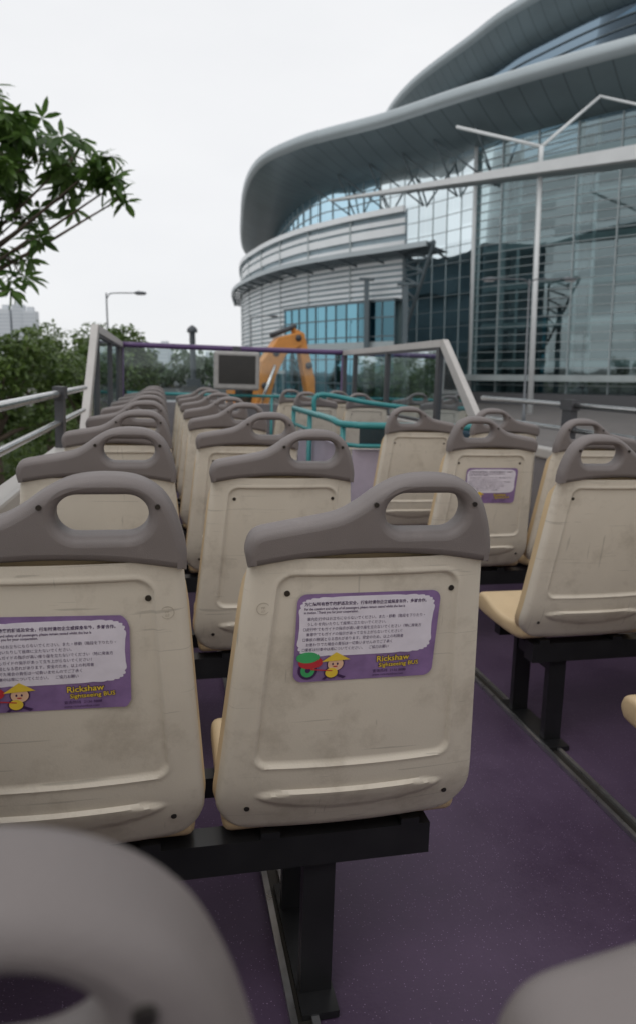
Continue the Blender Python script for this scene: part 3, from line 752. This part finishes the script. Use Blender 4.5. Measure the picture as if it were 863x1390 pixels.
# ------------------------------------------------------------ street lamps
def lamp(p,hh,arm,double=False,dirn=1):
    e=empty('street_lamp',Matrix.Translation(p)@Matrix.Rotation(-YAW,4,'Z'))
    b=MB(); b.tube([(0,0,0),(0,0,1.2),(0,0,1.25),(0,0,hh)],[.14,.13,.09,.06],10); b.out('post',M['lampmetal'],e,True)
    b=MB(); g=MB()
    for s in ((1,-1) if double else (dirn,)):
        b.tube(catmull([(0,0,hh-.5),(s*.25,0,hh-.08),(s*.8,0,hh),(s*arm*.75,0,hh)],4),.045,8)
        b.tube([(s*arm*.70,0,hh),(s*arm*.80,0,hh+.02),(s*arm,0,hh-.02)],[.07,.15,.09],8)
        g.tube([(s*arm*.76,0,hh-.10),(s*arm*.96,0,hh-.11)],.07,6)
    b.out('arm',M['lampmetal'],e,True); g.out('lens',M['lampglass'],e)
lamp(W(-16.4,57),10,3.1)
lamp(W(-7.4,81),10,3.0)
lamp(W(13.9,48.5),10,3.1,True)

# ------------------------------------------------------------ trees
def leaf(v,f,p,d,up,ln,wd):
    d=d.normalized(); s=d.cross(up)
    if s.length<1e-3: s=Vector((1,0,0))
    s.normalize(); n2=s.cross(d); k=len(v)
    q=p+d*ln*.4; r=p+d*ln*.75-n2*ln*.06; t=p+d*ln-n2*ln*.18
    v+= [p,q+s*wd*.5,q-s*wd*.5,r+s*wd*.4,r-s*wd*.4,t]
    f+= [(k,k+2,k+1),(k+1,k+2,k+4,k+3),(k+3,k+4,k+5)]
def rv():
    while True:
        x=Vector((random.uniform(-1,1),random.uniform(-1,1),random.uniform(-1,1)))
        if 0<x.length<1: return x
def whorls(clusters,dens,ln,wd,nl=9):
    v=[];f=[];pts=[]
    for c,r in clusters:
        for _ in range(int(dens*r**2.2)+2):
            p=c+rv()*r; pts.append(p)
            ax=(Vector((random.uniform(-.6,.6),random.uniform(-.6,.6),random.uniform(.2,1)))+(p-c)*.4).normalized()
            for i in range(nl):
                a=2*math.pi*i/nl+random.random(); u=ax.orthogonal().normalized(); w=ax.cross(u)
                d=(u*math.cos(a)+w*math.sin(a))+ax*random.uniform(-.6,.6)+Vector((0,0,-.25))
                leaf(v,f,p,d,ax,ln*random.uniform(.6,1.15),wd*random.uniform(.8,1.1))
    return v,f,pts
tr=empty('frangipani_tree',Matrix.Translation(W(0,0,CAMZ)))
D=12
cl=[(-4.5,3.3,.78),(-3.95,3.4,.54),(-3.55,3.2,.38),(-3.3,2.95,.24),(-3.2,2.7,.12),(-4.1,2.95,.34),(-4.75,4.0,.42),(-4.95,4.45,.22),(-4.9,2.55,.40),(-4.65,2.1,.16),(-4.95,1.75,.28),(-4.95,1.3,.2),(-5.1,3.6,.7),(-6,3.3,1.4),(-6.6,4.6,1.4),(-6.2,2,.9),(-7.6,3.4,1.4)]
clw=[(Vector((W(l,D+random.uniform(-.5,.5)).x,W(l,D+random.uniform(-.5,.5)).y,h)),r) for l,h,r in cl]
v,f,pts=whorls(clw,50,.37,.10,9)
mesh('leaves',v,f,M['leaf'],tr)
b=MB(); tb=W(-7.6,12.6); base=Vector((tb.x,tb.y,-CAMZ))
fork=base+Vector((.1,0,5.2))
b.tube([base,base+Vector((.05,0,2.5)),fork],[.2,.16,.12],10)
for c,r in clw:
    mid=(fork+c)/2+Vector((0,0,-.25)); b.tube(catmull([fork,mid,c],4),[.06,.052,.045,.04,.035,.028,.022,.016,.012],6)
for p in random.sample(pts,min(260,len(pts))):
    c=min(clw,key=lambda q:(q[0]-p).length)[0]; b.tube([c,(c+p)/2+Vector((0,0,-.04)),p],[.014,.010,.006],4)
b.out('trunk_and_limbs',M['bark'],tr,True)
def crown_tree(name,p,h,cr,mt,nl=5200,ls=.16,lob=9,seed=0,trunk=.16):
    random.seed(seed)
    e=empty(name,Matrix.Translation(p)); v=[];f=[]; lobes=[]
    for i in range(lob):
        a=random.random()*6.28; rr=random.uniform(.1,.85)*cr
        lobes.append((Vector((rr*math.cos(a),rr*math.sin(a),h-cr*.75+random.uniform(-.75,.55)*cr)),cr*random.uniform(.28,.5)))
    for i in range(nl):
        c,r=random.choice(lobes); d=rv(); d=d.normalized()*(d.length**.4)
        pp=c+Vector((d.x*r,d.y*r,d.z*r*.8))
        dd=Vector((random.uniform(-1,1),random.uniform(-1,1),random.uniform(-.7,.4)))
        leaf(v,f,pp,dd,Vector((0,0,1)),ls*random.uniform(.6,1.2),ls*.5)
    mesh('foliage',v,f,mt,e)
    b=MB(); fk=Vector((0,0,h*.42)); b.tube([(0,0,0),(.05,0,h*.2),fk],[trunk,trunk*.8,trunk*.65],8)
    for c,r in lobes: b.tube(catmull([fk,(fk+c)/2+Vector((0,0,.1)),c],3),[trunk*.5,trunk*.45,trunk*.4,trunk*.3,trunk*.22,trunk*.15,trunk*.1],5)
    b.out('trunk_and_limbs',M['bark'],e,True)
k=1
for (l,d,h,cr,nl) in ((-8.6,19,5.2,1.9,5000),(-7.4,23,5.0,1.7,4500),(-9.8,26,5.6,2.1,4500),(-9.6,33,6.0,2.0,3800),(-12.5,40,6.4,2.4,3800),(-12.6,47,6.3,2.3,3500)):
    crown_tree('street_tree',W(l,d),h,cr,M['leaf2'],nl,.20 if d<30 else .30,11,k); k+=1
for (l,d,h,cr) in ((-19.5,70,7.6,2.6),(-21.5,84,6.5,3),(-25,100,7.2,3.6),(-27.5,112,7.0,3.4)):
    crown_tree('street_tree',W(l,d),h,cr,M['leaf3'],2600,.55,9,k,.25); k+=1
random.seed(50)
v=[];f=[]
for i in range(11000):
    y=random.uniform(10,70); x=-4.6+random.uniform(-1.2,1.0)-.03*y; z=random.random()**.6*(1.9+.7*math.sin(y*.9)+.5*math.sin(y*2.3))
    leaf(v,f,Vector((x,y,z)),rv(),Vector((0,0,1)),.3,.14)
mesh('hedge',v,f,M['leaf2'])
v=[];f=[]
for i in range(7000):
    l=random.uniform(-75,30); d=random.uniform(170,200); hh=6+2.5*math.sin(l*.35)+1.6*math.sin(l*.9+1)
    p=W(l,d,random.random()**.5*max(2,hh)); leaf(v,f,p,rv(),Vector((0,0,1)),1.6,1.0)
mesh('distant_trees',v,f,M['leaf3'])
fe=empty('pavement_railing',Matrix.Translation((-1.95,0,.126)))
b=MB()
for i in range(60): b.tube([(0,i*1.5,0),(0,i*1.5,1.05)],.03,6)
for z in (.35,.7,1.03): b.tube([(0,0,z),(0,88.5,z)],.022,6)
b.out('rails',M['steel'],fe,True)
fe=empty('plaza_railing',Matrix.Translation((13.95,0,.126)))
b=MB()
for i in range(70): b.tube([(0,i*1.6,0),(0,i*1.6,1.05)],.03,6)
for z in (.35,.7,1.03): b.tube([(0,0,z),(0,110,z)],.022,6)
b.out('rails',M['steel'],fe,True)
# ------------------------------------------------------------ monument column
mo=empty('monument_column',Matrix.Translation(W(-25.8,150)))
b=MB(); b.box((-2.2,-2.2,0),(2.2,2.2,1.0)); b.box((-1.4,-1.4,1.001),(1.4,1.4,2.4)); b.out('base',M['monu'],mo)
b=MB(); pts_=[];rs=[]
z=2.4
for i in range(18): pts_+= [(0,0,z),(0,0,z+.42),(0,0,z+.43),(0,0,z+.5)]; rs+=[.62,.62,.5,.5]; z+=.52
pts_+=[(0,0,z),(0,0,z+.3),(0,0,z+.8),(0,0,z+1.2),(0,0,z+1.5)]; rs+=[.95,1.1,1.0,.6,.15]
b.tube(pts_,rs,14); b.out('shaft',M['monu'],mo)
random.seed(3)
def tower(p,w,dp,h):
    e=empty('distant_tower',Matrix.Translation(p)@Matrix.Rotation(random.uniform(-.4,.4),4,'Z'))
    b=MB(); b.box((-w/2,-dp/2,0),(w/2,dp/2,h)); b.box((-w/4,-dp/4,h+.01),(w/4,dp/4,h+4)); b.out('walls',M['haze'],e)
    b=MB(); z=5
    while z<h-3:
        b.box((-w/2-.05,-dp/2-.15,z),(w/2+.05,-dp/2-.01,z+1.5)); z+=3.4
    b.out('window_bands',M['hazewin'],e)
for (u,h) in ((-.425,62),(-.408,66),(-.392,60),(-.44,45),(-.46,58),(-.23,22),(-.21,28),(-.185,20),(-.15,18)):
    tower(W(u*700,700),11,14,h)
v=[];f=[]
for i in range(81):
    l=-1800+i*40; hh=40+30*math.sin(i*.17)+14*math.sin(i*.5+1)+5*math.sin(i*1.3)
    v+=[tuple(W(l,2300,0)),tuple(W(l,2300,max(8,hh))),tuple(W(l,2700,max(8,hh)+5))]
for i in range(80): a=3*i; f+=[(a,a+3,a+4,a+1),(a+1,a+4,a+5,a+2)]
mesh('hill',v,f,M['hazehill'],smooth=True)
# ------------------------------------------------------------ excavator
ex=empty('excavator',Matrix.Translation(W(-4.1,38))@Matrix.Rotation(R(-72),4,'Z')@Matrix.Scale(1.08,4))
for s in (-1,1): prism('track_'+('l' if s<0 else 'r'),[(-1.6,.25),(-1.35,0),(1.35,0),(1.6,.25),(1.6,.55),(1.35,.8),(-1.35,.8),(-1.6,.55)],s*1.2-.28,s*1.2+.28,M['rubber'],ex)
box('undercarriage',(-.9,-.8,.3),(.9,.8,.95),M['darkframe'],ex,.05)
box('house',(-1.2,-1.9,.96),(1.2,.9,1.9),M['orange'],ex,.12)
box('counterweight',(-1.15,-2.3,1.0),(1.15,-1.901,2.0),M['darkframe'],ex,.12)
prism('cab',[(-.3,1.901),(.95,1.0),(1.35,1.9),(1.1,2.95),(-.2,2.95)],-1.18,-.35,M['orange'],ex,.05)
prism('cab_windows',[(-.1,2.0),(1.1,2.0),(1.0,2.8),(-.1,2.8)],-1.20,-.33,M['carglass'],ex)
prism('boom',[(.5,1.5),(1.1,1.4),(1.75,3.5),(2.3,4.5),(3.2,5.0),(3.15,5.65),(1.9,5.35),(1.0,4.2)],-.1,.5,M['orange'],ex,.05)
prism('stick',[(2.8,5.85),(3.4,5.6),(4.0,3.3),(4.0,2.4),(3.6,2.4),(3.2,4.4)],-.02,.42,M['orange'],ex,.04)
prism('bucket',[(3.6,2.5),(4.2,2.3),(4.3,1.6),(3.7,1.3),(3.3,1.7),(3.65,2.0)],-.3,.7,M['darkframe'],ex,.03)
b=MB()
for (y,z) in ((1.1,3.0),(1.75,4.6),(3.0,5.35),(3.6,4.0)): b.tube([(-.14,y,z),(.54,y,z)],.17,12)
b.out('pivot_pins',M['darkframe'],ex,True)
tube('hydraulic_ram',[(.65,.7,1.9),(.65,1.6,4.0)],.08,M['steel'],ex); tube('hydraulic_ram_top',[(.21,1.6,5.45),(.21,3.0,5.95)],.13,M['darkframe'],ex)
tube('hydraulic_ram_side',[(-.16,.9,2.0),(-.16,2.2,4.9)],.11,M['darkframe'],ex)
def car(p,rot,paint,name,roof=None):
    e=empty(name,Matrix.Translation(p)@Matrix.Rotation(rot,4,'Z'))
    prism('body',[(-2.2,.35),(-2.25,.8),(-1.9,.95),(2.0,.9),(2.25,.7),(2.2,.32)],-.85,.85,M[paint],e,.06)
    prism('cabin',[(-1.9,.951),(-1.35,1.42),(.35,1.45),(1.05,.93)],-.76,.76,M['carglass'],e,.05)
    prism('roof',[(-1.35,1.421),(-1.25,1.47),(.25,1.49),(.36,1.451)],-.72,.72,M[roof or paint],e,.02)
    b=MB()
    for x in (-.86,.68):
        for y in (-1.35,1.4): b.tube([(x,y,.32),(x+.18,y,.32)],.32,16)
    b.out('wheels',M['rubber'],e)
    b=MB()
    for x in (-.68,.44): b.box((x,2.2,.6),(x+.24,2.27,.72)); b.box((x,-2.28,.65),(x+.24,-2.2,.78))
    b.out('lamps',M['lampglass'],e)
car(Vector((8.2,38,.004)),R(180),'taxired','taxi','carsil'); car(Vector((11.6,47,.004)),R(180),'carsil','car')
car(Vector((4.6,62,.004)),0,'carwhite','car'); car(Vector((11.7,25,.004)),R(182),'taxired','taxi','carsil')
car(Vector((1.0,80,.004)),0,'carsil','car')

# ------------------------------------------------------------ world, sun
w=bpy.data.worlds.new('World'); scene.world=w; w.use_nodes=True
n=w.node_tree.nodes; l=w.node_tree.links; bg=n['Background']
sk=n.new('ShaderNodeTexSky'); sk.sky_type='NISHITA'; sk.sun_disc=False; sk.sun_elevation=R(58); sk.sun_rotation=R(215)
tc=n.new('ShaderNodeTexCoord'); no=n.new('ShaderNodeTexNoise'); no.inputs['Scale'].default_value=2.2; no.inputs['Detail'].default_value=5
mp=n.new('ShaderNodeMapping'); mp.inputs['Scale'].default_value=(1,1,2.5); l.new(tc.outputs['Generated'],mp.inputs[0]); l.new(mp.outputs[0],no.inputs['Vector'])
cr=n.new('ShaderNodeValToRGB'); l.new(no.outputs['Fac'],cr.inputs['Fac']); cr.color_ramp.elements[0].position=.3; cr.color_ramp.elements[1].position=.7
cr.color_ramp.elements[0].color=(.82,.83,.85,1); cr.color_ramp.elements[1].color=(.90,.905,.915,1)
sc_=n.new('ShaderNodeVectorMath'); sc_.operation='SCALE'; sc_.inputs['Scale'].default_value=10.7; l.new(cr.outputs[0],sc_.inputs[0])
mx=n.new('ShaderNodeMixRGB'); mx.inputs[0].default_value=.95; l.new(sk.outputs[0],mx.inputs[1]); l.new(sc_.outputs[0],mx.inputs[2])
l.new(mx.outputs[0],bg.inputs['Color']); bg.inputs['Strength'].default_value=.1
sl=bpy.data.lights.new('sun','SUN'); sl.energy=.7; sl.angle=R(35); sl.color=(1,.97,.94)
so=bpy.data.objects.new('sun',sl); col.objects.link(so)
el=R(58); az=R(215)
dirv=Vector((math.sin(az)*math.cos(el),math.cos(az)*math.cos(el),math.sin(el)))
so.rotation_euler=dirv.to_track_quat('Z','Y').to_euler()

# ------------------------------------------------------------ camera
p=math.atan(147/970)
F=Vector((math.sin(YAW)*math.cos(p),math.cos(YAW)*math.cos(p),-math.sin(p))); Rv=Vector((math.cos(YAW),-math.sin(YAW),0)); U=Rv.cross(F)
cam=bpy.data.cameras.new('camera'); cam.sensor_fit='VERTICAL'; cam.sensor_height=36; cam.lens=970/1390*36; cam.shift_y=-45/1390
cam.clip_start=.03; cam.clip_end=6000
cam.dof.use_dof=True; cam.dof.focus_distance=1.4; cam.dof.aperture_fstop=4.5
co=bpy.data.objects.new('camera',cam); col.objects.link(co)
mw=Matrix(((Rv.x,U.x,-F.x,0),(Rv.y,U.y,-F.y,0),(Rv.z,U.z,-F.z,CAMZ),(0,0,0,1))); co.matrix_world=mw
scene.camera=co
scene.view_settings.view_transform='Standard'; scene.view_settings.look='None'; scene.view_settings.exposure=0
